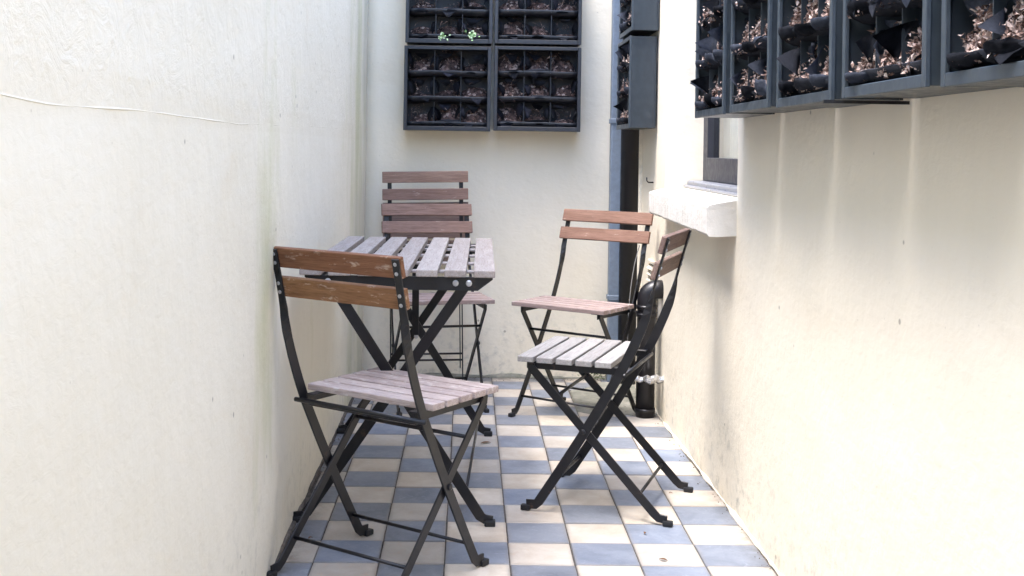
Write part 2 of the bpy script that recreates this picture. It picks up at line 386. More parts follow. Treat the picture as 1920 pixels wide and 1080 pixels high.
bm = bmesh.new(); ring = [(0.44, 4.49), (0.5, 4.44), (0.58, 4.47), (0.66, 4.42), (0.745, 4.44), (0.745, 4.7), (0.74, 5.05), (0.6, 5.06), (0.5, 4.9), (0.45, 4.88)]
top = [bm.verts.new((x, y, 0.002)) for x, y in ring]; bot = [bm.verts.new((x - (.004 if x < .6 else 0), y - .004, -0.004)) for x, y in ring]
bm.faces.new(top)
for k in range(len(ring)): bm.faces.new([bot[k], bot[(k + 1) % len(ring)], top[(k + 1) % len(ring)], top[k]])
obj('cement_patch', from_bm('cement_patch', bm), M['cement'], floor)
# crumbled mortar fillet where wall and floor meet
MF = {'left': M['grout'], 'right': M['wall_r'], 'back': M['cement']}
for nm, fn, a, b, nn in (('left', lambda s: (XL + .002, s), 2.2, 5.1, 90), ('right', lambda s: (XR(s) - .002, s), 2.2, 5.1, 90), ('back', lambda s: (s, YB - .004), -.45, .74, 50)):
    bm = bmesh.new(); pts = []; rad = []
    for k in range(nn):
        s = a + (b - a) * k / (nn - 1); x, y = fn(s); pts.append((x, y, -0.001)); 
        q = noise.noise(Vector((s * 7, a, len(nm)))); rad.append(max(0.0008, (0.006 if nm != 'back' else .014) + 0.012 * q + 0.004 * noise.noise(Vector((s * 30, 2, 0)))))
    tube(bm, pts, .01, 7, True, rad); obj('mortar_fillet', from_bm('mortar_fillet', bm, True), MF[nm], floor)

# ---------------------------------------------------------------- window and sill on the house wall
win = tag(empty('window', (XR(3.8), 3.8, WZ0)), 'dark grey framed window recessed in the house wall, white curtain behind its pane', 'window')
wx = 0.125
def wp(name, x0, x1, y0, y1, z0, z1, mat, bev=.002, parent=win):
    bm = bmesh.new(); add_box(bm, x0, x1, y0 - 3.8, y1 - 3.8, z0 - WZ0, z1 - WZ0, bev); return obj(name, from_bm(name, bm), mat, parent)
wp('frame_stile', wx, wx + .05, WY1 - .075, WY1 + .005, WZ0 + .03, WZ1, M['frame_dark'])
wp('frame_stile', wx, wx + .05, WY0 - .005, WY0 + .07, WZ0 + .03, WZ1, M['frame_dark'])
wp('frame_rail', wx - .004, wx + .054, WY0 + .071, WY1 - .076, WZ0 + .03, WZ0 + .115, M['frame_dark'])
wp('frame_rail', wx - .004, wx + .054, WY0 + .071, WY1 - .076, WZ1 - .07, WZ1, M['frame_dark'])
wp('pane', wx + .022, wx + .027, WY0 + .05, WY1 - .05, WZ0 + .1, WZ1 - .05, M['glass'], 0)
wp('ledge', wx - .06, wx + .03, WY0 + .003, WY1 - .003, WZ0 + .002, WZ0 + .028, M['lead'], .004)
wp('ledge', wx - .075, wx - .05, WY0 + .003, WY1 - .003, WZ0 + .001, WZ0 + .012, M['lead'], .003)
bm = bmesh.new(); prev = None
for k in range(101):
    y = WY0 - 3.8 + 1.06 * k / 100; x = wx + .085 + .012 * math.sin(k * .9) + .005 * math.sin(k * .37)
    cur = [bm.verts.new((x, y, .02)), bm.verts.new((x, y, WZ1 - WZ0)), bm.verts.new((x + .002, y, .02)), bm.verts.new((x + .002, y, WZ1 - WZ0))]
    if prev: bm.faces.new([prev[0], cur[0], cur[1], prev[1]]); bm.faces.new([prev[2], prev[3], cur[3], cur[2]])
    prev = cur
obj('curtain', from_bm('curtain', bm, True), M['curtain'], win)
# sill: heavy rendered ledge with a rough broken front edge
bm = bmesh.new(); NS = 110; rings = []
for k in range(NS + 1):
    y = 3.275 + (4.335 - 3.275) * k / NS; q = noise.noise(Vector((y * 9, 1, 0))); q2 = noise.noise(Vector((y * 17, 5, 0)))
    xf = 0.682 + .0025 * q + .001 * noise.noise(Vector((y * 50, 0, 0))); xb = XR(y) + .012; zt = 0.888; zb = .787 - .008 * (1 - k / NS) + .003 * q2 + .0015 * noise.noise(Vector((y * 60, 5, 0)))
    taper = .9 if k in (0, NS) else 1
    prof = [(xb + .05, zt - .012), (xb, zt - .002 + 0), (xf + .03, zt - .012), (xf + .004, zt - .018 + .0015 * q2), (xf - .001, zt - .024), (xf - .001, (zt + zb) / 2), (xf + .001 * q, zb + .008), (xf + .005, zb + .001), (xf + .03, zb), (xb, zb + .004), (xb + .05, zb + .01)]
    cx = (xf + xb) / 2; cz = (zt + zb) / 2
    rings.append([bm.verts.new((x + (0 if taper >= 1 else (1 - taper) * .012 * (1 if x < cx else 0)), y, z + (0 if taper >= 1 else (1 - taper) * .012 * (-1 if z > cz else 1)))) for x, z in prof])
for a, b in zip(rings, rings[1:]):
    for k in range(len(a)): bm.faces.new([a[k], a[(k + 1) % len(a)], b[(k + 1) % len(a)], b[k]])
bm.faces.new(rings[0]); bm.faces.new(rings[-1][::-1])
me = from_bm('sill', bm, False)
o = obj('window_sill', me, M['sill']); tag(o, 'thick white painted sill jutting out under the window', 'sill')
# near return of the sill block that dies into the wall
# room behind
bm = bmesh.new(); add_box(bm, 1.12, 1.16, 3.0, 4.6, 0.5, 2.4)
tag(obj('room_wall', from_bm('room_wall', bm), M['room']), 'pale room wall behind the window curtain', kind='structure')

# ---------------------------------------------------------------- chairs
def add_slats(parent, g, xs, seat_mat, back_mat, w):
    pass
def make_chair(x, y, rz, g, mats, label, group='folding bistro chairs around the table'):
    w, yf, yr, fw, y0, y1, sz, yb1, zt, yb4 = g
    root = empty('folding_chair', (x, y, 0), rz); tag(root, label, 'chair', group)
    ix = fw - 0.009
    # seat slats
    ns = 5; pitch = (y1 - y0 + .008) / ns; sw = pitch - .009
    sm = box_mesh('seat_slat', (2 * w, sw, 0.016), 0.0025, 2)
    for k in range(ns):
        obj('seat_slat', sm, mats[0], root, (random.uniform(-.001, .001), y0 + sw / 2 + pitch * k, sz - .008 + random.uniform(-.0006, .0006)), (0, 0, random.uniform(-.003, .003)))
    # back slats
    bm_ = box_mesh('back_slat', (2 * w, 0.014, 0.049), 0.003, 2); lean = math.atan2(yb1 - yb4, .12)
    for zz in (zt - .0245, zt - .0955):
        yy = yb4 + (yb1 - yb4) * (zz - (zt - .12)) / .12
        s = obj('back_slat', bm_, mats[1], root, (0, yy + .004, zz), (lean * -1 * -1 if False else -math.atan2(-(yb1 - yb4), .12) * -1, 0, 0))
        for sx in (-1, 1):
            for dz in (-.011, .011):
                obj('bolt', BOLT, M['bolt'], s, (sx * fw, -.0125, dz), (R(90), 0, 0))
    # uprights: backrest post that runs on as the front leg
    for sx in (-1, 1):
        bm = bmesh.new(); px = sx * fw
        yk, zk = yb4 + (yb1 - yb4) * (-1.0 / 12) * -1, .0
        slope = (yb1 - yb4) / .12
        P = [(yb1 - .0055, zt - .006)]
        def back(z): return yb4 + slope * (z - (zt - .12)) - .0055
        zz = [zt - .06, zt - .115, zt - .15]
        P += [(back(z), z) for z in zz]
        ya = back(zt - .15)
        # twist zone, soft bend, straight front leg
        kz, ky = sz - .03, y0 - .022
        P += [(ya + (ky - ya) * a ** 1.35, (zt - .15) + (kz - zt + .15) * a) for a in (.08, .16, .24, .34, .5, .66, .82, 1.0)]
        P += [(ky + (yf - .030 - ky) * a + .008 * math.sin(a * math.pi) * (-.6), kz * (1 - a) + .028 * a) for a in (.12, .3, .5, .75, 1.0)]
        P += [(yf - .020, .019), (yf + .006, .017)]
        pts = [(px, a, b) for a, b in P]; sides = []
        for n_, (a, b) in enumerate(P):
            tw = 0 if n_ < 3 else min(1, (n_ - 2) / 4.0)
            ang = tw * math.pi / 2 * sx
            sides.append((math.cos(ang), 0.6 * abs(math.sin(ang)), 0.8 * math.sin(abs(ang))) if n_ < 15 else ((1, 0, 0) if n_ > len(P) - 2 else (0, .7, .7)))
        # keep the wide side square to the bar in the y-z plane once twisted
        for n_ in range(len(P)):
            if 6 < n_ < len(P) - 1:
                d = Vector((0, P[n_ + 1][0] - P[n_ - 1][0], P[n_ + 1][1] - P[n_ - 1][1])).normalized(); sides[n_] = (0, -d.z, d.y)
            elif 3 <= n_ <= 6:
                d = Vector((0, P[n_ + 1][0] - P[n_ - 1][0], P[n_ + 1][1] - P[n_ - 1][1])).normalized(); tw = (n_ - 2) / 5.0 * math.pi / 2
                sides[n_] = tuple(Vector((1, 0, 0)) * math.cos(tw) + Vector((0, -d.z, d.y)) * math.sin(tw))
            elif n_ < 3: sides[n_] = (1, 0, 0)
        sides[-1] = sides[-2]
        wd = [.020] * 4 + [.020, .021, .023, .026] + [.027] * (len(P) - 8)
        strip(bm, pts, sides, wd, .0055)
        leg = obj('upright', from_bm('upright', bm, False), M['steel'], root); foot_pad(leg, px, yf + .002, 1)
    # rear legs
    zt2, yt2 = sz - .034, y1 - .035
    def rear(z): return yt2 + (yr + .028 - yt2) * (zt2 - z) / (zt2 - .028)
    for sx in (-1, 1):
        bm = bmesh.new(); px = sx * ix
        P = [(yt2, zt2 + .012), (yt2, zt2)] + [(rear(z), z) for z in (zt2 * .75, zt2 * .5, zt2 * .25, .03)] + [(yr + .018, .020), (yr - .006, .017)]
        sides = []
        for n_ in range(len(P)):
            a, b = P[max(0, n_ - 1)], P[min(len(P) - 1, n_ + 1)]; d = Vector((0, b[0] - a[0], b[1] - a[1])).normalized(); sides.append((0, -d.z, d.y))
        strip(bm, [(px, a, b) for a, b in P], sides, .024, .0055)
        leg = obj('rear_leg', from_bm('rear_leg', bm, False), M['steel'], root); foot_pad(leg, px, yr - .002, -1)
    # pivots
    def front(z): return (y0 - .022) + (yf - .030 - (y0 - .022)) * (sz - .03 - z) / (sz - .03 - .028)
    zc = min((abs(front(z * .001) - rear(z * .001)), z * .001) for z in range(60, 400, 4))[1]
    for sx in (-1, 1):
        obj('bolt', BOLT_BIG, M['steel'], root, (sx * (fw + .002), front(zc), zc), (0, sx * R(90), 0))
    # rungs
    for nm, yy, zz, hw, rr in (('rung', front(.07), .07, fw, .0045), ('rung', rear(.075), .075, ix, .0045), ('rung', rear(.325), .325, ix, .005)):
        bm = bmesh.new(); tube(bm, [(-hw, yy, zz), (hw, yy, zz)], rr, 8); obj(nm, from_bm(nm, bm, True), M['steel'], root)
    # seat carrier: two angle rails and the round bar behind the seat
    for sx in (-1, 1):
        bm = bmesh.new(); a, b = sorted((sx * (ix - .006), sx * (ix - .030)))
        add_box(bm, a, b, y0 - .03, y1 - .012, sz - .0195, sz - .0165, .0006)
        c0, c1 = sorted((sx * (ix - .006), sx * (ix - .0095))); add_box(bm, c0, c1, y0 - .03, y1 - .02, sz - .038, sz - .0196, .0006)
        obj('seat_rail', from_bm('seat_rail', bm), M['steel'], root)
    bm = bmesh.new(); tube(bm, [(-fw - .016, y0 - .036, sz - .034), (fw + .016, y0 - .036, sz - .034)], .0058, 10)
    tube(bm, [(-fw + .02, y0 - .022, sz - .044), (fw - .02, y0 - .022, sz - .044)], .0035, 8)
    obj('hinge_bar', from_bm('hinge_bar', bm, True), M['steel'], root)
    return root

GF = (.1929, .1515, -.1996, .183, -.0702, .2025, .4354, -.2006, .7808, -.1702)
GR = (.1927, .1703, -.2156, .1776, -.0653, .2067, .4362, -.2113, .7905, -.1783)
GP = (.2008, .1841, -.1630, .1801, -.0659, .1759, .4371, -.2204, .7790, -.1801)
GB = (.1905, .1584, -.2066, .1703, -.0469, .2011, .4401, -.2204, .7878, -.1893)
make_chair(-.1900, 2.7920, -.6073, GF, (M['wood_mauve'], M['wood_orange']), 'nearest folding chair, orange brown scuffed backrest turned to the viewer, set at the table end')
make_chair(.4062, 3.3633, 1.2167, GR, (M['wood_grey'], M['wood_dim']), 'folding chair seen from the side with silvery slatted seat, its back to the house wall')
make_chair(.4380, 4.4382, 2.5234, GP, (M['wood_rose'], M['wood_red']), 'folding chair in the far right corner in front of the drainpipes, reddish back slats')
make_chair(-.1209, 4.575, 3.3769, GB, (M['wood_rose'], M['wood_taupe']), 'open folding chair behind the far end of the table, facing the viewer')

# folded chair leaning on the end wall
fc = empty('folding_chair', (-.165, 4.955, 0)); tag(fc, 'folded chair leaning flat against the end wall, tallest slats behind the open one', 'chair', 'folding bistro chairs around the table')
fc.rotation_euler = (R(-2.6), R(-1.4), 0)
sm = box_mesh('back_slat', (.372, .014, .049), .003, 2)
for zz in (.895, .820): 
    s = obj('back_slat', sm, M['wood_taupe'], fc, (0, -.004, zz))
ss = box_mesh('seat_slat', (.372, .015, .046), .0025, 2)
for k in range(5): obj('seat_slat', ss, M['wood_dim'], fc, (0, .012, .762 - .055 * k))
for sx in (-1, 1):
    bm = bmesh.new(); px = sx * .155
    strip(bm, [(px, .006, .905), (px, .006, .70), (px, .012, .60), (px, .016, .40), (px, .014, .05), (px, .004, .02), (px, -.02, .014)], [(1, 0, 0), (1, 0, 0), (.6, .8, 0), (0, 1, 0), (0, 1, 0), (0, .7, .7), (0, 0, 1)], .018, .0055)
    o = obj('upright', from_bm('upright', bm), M['steel'], fc); foot_pad(o, px, -.018, -1)
    bm = bmesh.new(); px = sx * .145
    strip(bm, [(px, -.012, .56), (px, -.012, .30), (px, -.014, .09), (px, -.02, .075)], [(0, 1, 0)] * 4, .018, .005)
    obj('rear_leg', from_bm('rear_leg', bm), M['steel'], fc)
for yy, zz in ((.010, .105), (-.013, .135), (.0, .455)):
    bm = bmesh.new(); tube(bm, [(-.155, yy, zz), (.155, yy, zz)], .0045, 8); obj('rung', from_bm('rung', bm, True), M['steel'], fc)

# ---------------------------------------------------------------- table
tb = empty('folding_table', (-.17, 3.46, 0), R(-.7)); tag(tb, 'long folding table with pale bleached lengthwise slats on crossed black legs', 'table')
TL = 1.07; sm = box_mesh('table_slat', (TL, .0555, .018), .003, 2)
for k in range(7):
    obj('table_slat', sm, M['wood_table'], tb, (-.2215 + .0738 * k, 0, .701 + random.uniform(-.0006, .0006)), (0, 0, R(90) + random.uniform(-.002, .002)))
btm = box_mesh('batten', (.47, .042, .006), .001)
for k, yy in enumerate((-.36, -.14, .09, .31, .46)):
    obj('batten', btm, M['wood_table'], tb, (0, yy, .6885))
for k, (xa, yy) in enumerate(((-.205, 0), (.205, 0))):
    bm = bmesh.new(); add_box(bm, xa - .012, xa + .012, -.49, .47, .6795, .6855, .001); obj('side_rail', from_bm('side_rail', bm), M['steel'], tb)
def end_rail(y):
    bm = bmesh.new(); pr = [(-.238, .6915), (.243, .6915), (.243, .686), (.205, .657), (-.195, .657), (-.238, .686)]
    a = [bm.verts.new((x, y - .004, z)) for x, z in pr]; b = [bm.verts.new((x, y + .004, z)) for x, z in pr]
    bm.faces.new(a); bm.faces.new(b[::-1])
    for k in range(6): bm.faces.new([a[k], b[k], b[(k + 1) % 6], a[(k + 1) % 6]])
    o = obj('end_rail', from_bm('end_rail', bm), M['steel'], tb)
    for x in (-.178, .148, .182): obj('bolt', BOLT_BIG, M['bolt'], o, (x, y - .004, .676), (R(90), 0, 0))
end_rail(-.515); end_rail(.515)
def tleg(xt, yt, xf, yf, dy):
    bm = bmesh.new(); s = 1 if xf > xt else -1
    tp, ft = Vector((xt, yt + dy, .678)), Vector((xf - s * .024, yf + dy, .026)); d = (ft - tp).normalized(); sd_ = (-d.z, 0, d.x)
    strip(bm, [tp, tp.lerp(ft, .5), ft, (xf - s * .012, yf + dy, .019), (xf + s * .010, yf + dy, .017)], [sd_, sd_, sd_, (-d.z * .5, 0, 1), (0, 0, 1)], [.028, .028, .028, .026, .022], .006)
    # the wide side lies in the frame's plane
    o = obj('leg', from_bm('leg', bm), M['steel'], tb)
    p = obj('foot_pad', box_mesh('foot_pad', (.03, .024, .017), .004, 2), M['rubber'], o, (xf + s * .002, yf + dy, .009))
for yt, yf in ((-.50, -.345), (.50, .63)):
    tleg(-.178, yt, .245, yf, .0); tleg(.180, yt, -.275, yf, .009)
    zc = .678 * .5; ycc = yt + (yf - yt) * .5
    obj('bolt', BOLT_BIG, M['bolt'], tb, (-.010, ycc - .005, .362), (R(90), 0, 0))
for x, y0_, y1_, z0_, z1_ in ((-.012, .50, .555, .675, .37), (-.065, .49, .49, .675, .50)):
    bm = bmesh.new(); strip(bm, [(x, y0_ - .008, z0_), (x, y1_ - .012, z1_)], [(1, 0, 0)] * 2, .024, .005); obj('strut', from_bm('strut', bm), M['steel'], tb)
for xx, x2, z in ((.215, .180, .09),):
    bm = bmesh.new(); tube(bm, [(xx, .60, z), (x2, -.33, z * .9)], .004, 8); obj('stretcher', from_bm('stretcher', bm, True), M['steel'], tb)

# ---------------------------------------------------------------- planters
PW, PH, PD = .375, .365, .125
def frame_mesh():
    bm = bmesh.new(); th = .006
    add_box(bm, 0, PW, -.006, 0, 0, PH)                                   # back
    for x in (0, PW - th): add_box(bm, x, x + th, -PD + .002, -.0065, 0, PH, .001)
    add_box(bm, th + .0005, PW - th - .0005, -PD + .002, -.0065, 0, th, .001); add_box(bm, th + .0005, PW - th - .0005, -PD + .002, -.0065, PH - th, PH, .001)
    return from_bm('case', bm)
def rim_mesh():
    bm = bmesh.new(); r = .013
    add_box(bm, -.002, r, -PD - .004, -PD + .004, -.002, PH + .002, .0012); add_box(bm, PW - r, PW + .002, -PD - .004, -PD + .004, -.002, PH + .002, .0012)
    add_box(bm, r + .0004, PW - r - .0004, -PD - .0035, -PD + .0035, -.002, r + .004, .0012); add_box(bm, r + .0004, PW - r - .0004, -PD - .0035, -PD + .0035, PH - r, PH + .002, .0012)
    return from_bm('rim', bm)
def lip_mesh():
    """curved tray lip along a row"""
    bm = bmesh.new(); pr = [(-.02, .0), (-.07, -.002), (-.100, .0), (-.118, .008), (-.130, .022), (-.127, .024), (-.115, .013), (-.098, .005), (-.07, .003), (-.02, .005)]
    n = 14; rings = []
    for k in range(n + 1):
        x = .012 + (PW - .024) * k / n
        rings.append([bm.verts.new((x, y + .003 * noise.noise(Vector((x * 14, y * 9, 0))), z + .004 * noise.noise(Vector((x * 11, y * 6, 4))))) for y, z in pr])
    for a, b in zip(rings, rings[1:]):
        for k in range(len(pr)): bm.faces.new([a[k], a[(k + 1) % len(pr)], b[(k + 1) % len(pr)], b[k]])
    bm.faces.new(rings[0]); bm.faces.new(rings[-1][::-1]); return from_bm('tray_lip', bm, True)
def flap_mesh(seed, wid, hgt, curl, tipx):
    """cut felt point: base along x at the origin, tip up in z, curling to -y"""
    rnd = random.Random(seed); bm = bmesh.new(); n = 7; rows = []
    for i in range(n + 1):
        t_ = i / n; half = wid / 2 * (1 - t_ ** 1.5) ** .8 + .001; ang = curl * t_ * t_; z = hgt * t_ * math.cos(ang * .7); y = -hgt * t_ * math.sin(ang)
        row = []
        for k in range(5):
            u = (k - 2) / 2; x = u * half + tipx * t_ * wid; bow = .22 * half * (1 - u * u) * (1 - t_ * .3)
            row.append(bm.verts.new((x, y - bow + .004 * noise.noise(Vector((x * 40, z * 40, seed))), z + .003 * noise.noise(Vector((x * 30, seed, z * 30))))))
        rows.append(row)
    fs = []
    for a, b in zip(rows, rows[1:]):
        for k in range(4): fs.append(bm.faces.new([a[k], a[k + 1], b[k + 1], b[k]]))
    bmesh.ops.solidify(bm, geom=fs, thickness=.0022)
    return from_bm('felt_flap', bm, True)
def both(fn, mr, mb):
    out = {}
    for k, m in (('r', mr), ('b', mb)):
        me = fn(); me.materials.append(m); out[k] = me
    return out
CASE = both(frame_mesh, M['planter'], M['planter_in']); RIM = both(rim_mesh, M['planter_lt'], M['planter_dk'])
LIP = both(lip_mesh, M['felt'], M['planter_dk']); DIV = both(lambda: box_mesh('divider', (.0025, .085, .100), 0), M['planter'], M['planter_dk'])
FLAPS = [flap_mesh(s, random.uniform(.085, .115), random.uniform(.055, .085), random.uniform(.2, 1.1), random.uniform(-.25, .25)) for s in range(8)]
CW, CH = (PW - .026) / 3, (PH - .03) / 3
def litter_mesh(seed, mode):
    rnd = random.Random(seed); V = []; F = []
    for r_ in range(3):
        for c_ in range(3):
            cx, cz = .013 + CW * (c_ + .5), .018 + CH * r_
            full = rnd.uniform(.70, 1.0) if mode == 'r' else rnd.choice((.35, .6, .8, 1.0)); n = int((620 if mode == 'r' else 420) * full); off = rnd.uniform(-.5, .5) * CW
            for _ in range(n):
                h = rnd.random() ** 1.1 * CH * .97 * full + .008; q = h / CH
                x = cx + off * .5 + rnd.gauss(0, .028 * (1.2 - q * .6)); x = min(max(x, cx - CW * .47), cx + CW * .47)
                front = .130 - .040 * q - 5.0 * (x - cx) ** 2 if mode == 'r' else .110 - .055 * q - 8.0 * (x - cx) ** 2
                y = -front + rnd.random() ** 2 * .02
                if rnd.random() < .05: y -= .012
                L = rnd.uniform(.006, .015) if mode == 'r' else rnd.uniform(.004, .011); W = L * (rnd.uniform(.35, .75) if mode == 'r' else rnd.uniform(.10, .45))
                d = Vector((rnd.gauss(0, 1), rnd.gauss(0, 1), rnd.gauss(0, 1))).normalized(); s = d.cross(Vector((rnd.gauss(0, 1), rnd.gauss(0, 1), rnd.gauss(0, 1)))).normalized(); nn = d.cross(s)
                p = Vector((x, y, cz + h)); b = len(V)
                V += [p - d * L / 2, p + s * W / 2 + nn * W * .3, p + d * L / 2, p - s * W / 2 + nn * W * .3, p + nn * W * .1]
                F += [(b, b + 1, b + 4), (b + 1, b + 2, b + 4), (b + 2, b + 3, b + 4), (b + 3, b, b + 4)]
            # dry stalks and roots poking out
            for _ in range(rnd.randint(2, 6)):
                p = Vector((cx + rnd.uniform(-.04, .04), -.085, cz + rnd.uniform(.02, CH * .8))); d = Vector((rnd.gauss(0, .8), -.6, rnd.gauss(-.1, .8))).normalized(); ln = rnd.uniform(.02, .055); wd = rnd.uniform(.0006, .0013); pv = None
                for q in range(6):
                    b = len(V); V += [p + Vector((wd, 0, 0)), p + Vector((-wd, 0, wd)), p + Vector((0, -wd, -wd))]
                    if pv is not None:
                        for e in range(3): F.append((pv + e, pv + (e + 1) % 3, b + (e + 1) % 3, b + e))
                    pv = b; p = p + d * ln / 5; d = (d + Vector((rnd.gauss(0, .25), .03, rnd.gauss(-.12, .25)))).normalized()
                    if p.y < -.137: d.y = abs(d.y) * .3
    me = bpy.data.meshes.new('dry_litter'); me.from_pydata(V, [], F); return me
def soil_mesh(seed, mode):
    bm = bmesh.new(); rnd = random.Random(seed); fr = .112 if mode == 'r' else .098
    for r_ in range(3):
        for c_ in range(3):
            cx, cz = .013 + CW * (c_ + .5), .018 + CH * r_; hh = CH * (rnd.uniform(.5, .85) if mode == 'r' else rnd.uniform(.22, .85)); ox = rnd.uniform(-.5, .5); m = {}
            for i in range(9):
                for j in range(6):
                    u, v = i / 8 * 2 - 1, j / 5; x = cx + u * CW * .47
                    m[i, j] = bm.verts.new((x, -(fr - .050 * v * .85 - 8.0 * (x - cx) ** 2) + .006 * noise.noise(Vector((u * 5, v * 5, seed + c_))), cz + .008 + hh * v * (1 - .30 * (u - ox) ** 2)))
            for i in range(8):
                for j in range(5): bm.faces.new([m[i, j], m[i + 1, j], m[i + 1, j + 1], m[i, j + 1]])
    return from_bm('soil', bm, True)
LIT = {'r': [litter_mesh(s, 'r') for s in (1, 2, 3)], 'b': [litter_mesh(s, 'b') for s in (11, 12, 13, 14)]}
SOIL = {'r': [soil_mesh(k, 'r') for k in (5, 15, 25)], 'b': [soil_mesh(k, 'b') for k in (6, 16, 26, 36)]}
def pocket_mesh(seed):
    """drooping felt pouch front with a curled mouth"""
    bm = bmesh.new(); nu, nv = 14, 7; m = {}; fs = []; rnd = random.Random(seed); sk = rnd.uniform(-.25, .25); tall = rnd.uniform(.030, .046)
    for i in range(nu + 1):
        u = i / nu * 2 - 1; dome = 1 - .75 * (u - sk) ** 2
        for j in range(nv + 1):
            v = j / nv; out = .030 * math.sin(v * 2.1) * dome + .010 * v * v
            z = -.004 + tall * v * (.55 + .45 * dome) - (.010 * v * v * dome if rnd.random() < 2 else 0) - .012 * math.sin(v * 3.14) * dome
            m[i, j] = bm.verts.new((u * CW * .475, -out + .003 * noise.noise(Vector((u * 4, v * 3, seed))), z + .004 * noise.noise(Vector((u * 3, seed, v * 3)))))
    for i in range(nu):
        for j in range(nv): fs.append(bm.faces.new([m[i, j], m[i + 1, j], m[i + 1, j + 1], m[i, j + 1]]))
    bmesh.ops.solidify(bm, geom=fs, thickness=.0028)
    return from_bm('felt_pocket', bm, True)
POCKETS = [pocket_mesh(k) for k in (1, 2, 3, 4, 5)]
def planter(loc, rot, mode, label, idx, tilt=0.0):
    rnd = random.Random(idx * 13 + 5); rr = mode == 'r'
    p = empty('wall_planter', loc); p.rotation_euler = (tilt, 0, rot)
    tag(p, label, 'planter', 'wall hung planter boxes')
    obj('case', CASE[mode], None, p); obj('rim', RIM[mode], None, p)
    lt = obj('dry_litter', LIT[mode][idx % len(LIT[mode])], M['leaf_r'] if rr else M['leaf_b'], p); lt['kind'] = 'stuff'
    obj('soil', SOIL[mode][(idx * 7) % len(SOIL[mode])], M['leaf_r'] if rr else M['leaf_b'], p)['kind'] = 'stuff'
    for r_ in range(3):
        z = .014 + CH * r_
        obj('tray_lip', LIP[mode], None, p, (0, 0.003 if rr else .014, z + (.002 if rr else 0)))
        for c_ in range(2): obj('divider', DIV[mode], None, p, (.013 + CW * (c_ + 1), -.0725, z + .062))
        for c_ in range(3):
            cx = .013 + CW * (c_ + .5); big = 1.0 if rr else .8
            mats = [M['felt'], M['felt_blue']] if rr else [M['felt'], M['felt'], M['felt_dim']]
            if rnd.random() < (.85 if rr else .5):
                o = obj('felt_pocket', rnd.choice(POCKETS), rnd.choice(mats[:2]), p, (cx, -.108 if rr else -.094, z + .012)); o.scale = (1, .9 if rr else .6, rnd.uniform(.7, 1.15) * (1 if rr else .7))
            # lower point folded out over the lip
            if rnd.random() < (.45 if rr else .65):
                o = obj('felt_flap', rnd.choice(FLAPS), rnd.choice(mats), p, (cx + rnd.uniform(-.012, .012), -.112 if rr else -.100, z + (.034 if rr else .022)), (R(rnd.uniform(92, 125)), R(rnd.uniform(-10, 10)), R(rnd.uniform(-12, 12))))
                o.scale = (big * .85, big * .6, big * rnd.uniform(.42, .62))
            # side points: bent inwards or forwards, never through the dividers
            for sx in (-1, 1):
                if rnd.random() < (.38 if rr else .6):
                    fw_ = rnd.uniform(-.004, .012) if rr else rnd.uniform(-.01, .006)
                    o = obj('felt_flap', rnd.choice(FLAPS), rnd.choice(mats), p, (cx + sx * CW * .44, -.098 - fw_, z + .058 + rnd.uniform(-.008, .012)), (R(rnd.uniform(-12, 14)), -sx * R(rnd.uniform(55, 96)), R(sx * rnd.uniform(-4, 26))))
                    o.scale = (big * rnd.uniform(.65, .9), big, big * rnd.uniform(.3, .62))
            # upper point hanging
            if rnd.random() < (.42 if rr else .65):
                o = obj('felt_flap', rnd.choice(FLAPS), rnd.choice(mats), p, (cx + rnd.uniform(-.015, .015), -.098 - (rnd.uniform(0, .018) if rr else -.004), z + CH - .012), (R(180 + rnd.uniform(-30, 4)), R(rnd.uniform(-14, 14)), R(rnd.uniform(-15, 15))))
                o.scale = (big * rnd.uniform(.6, .9), big * .8, big * rnd.uniform(.35, .62))
    return p
xb0, xb1 = -.283, .108
planter((xb0 - .002, YB - .005, 1.098), 0, 'b', 'lower left planter box on the end wall, above the folded chair', 1)
planter((xb1, YB - .005, 1.102), 0, 'b', 'lower right planter box on the end wall', 2)
planter((xb0 + .001, YB - .005, 1.480), 0, 'b', 'upper left planter box on the end wall with two green sprigs', 3)
planter((xb1 - .001, YB - .005, 1.482), 0, 'b', 'upper right planter box on the end wall, cut by the top of the view', 4)
places = ['farthest planter box of the long row, beside the window reveal', 'second farthest planter box of the long row, over the window edge',
          'middle planter box of the long row, just left of the thin steel bracket', 'planter box of the long row directly above the thin steel bracket',
          'nearest planter box of the long row, cut by the right edge of the view']
for k in range(5):
    yy = 3.215 - .4075 * k
    planter((XR(yy) - .006, yy, 1.118 + (.001 if k % 2 else -.001)), R(-90.7), 'r', places[k], 20 + k)
pc1 = planter((XR(4.93) - .004, 4.945, 1.113), R(-90), 'r', 'lower planter box in the corner over the black pipe', 31)
pc2 = planter((XR(4.93) - .001, 4.925, 1.500), R(-90), 'r', 'upper planter box in the corner above the black pipe', 32)

for q in (pc1, pc2): q.scale = (1, .83, 1)
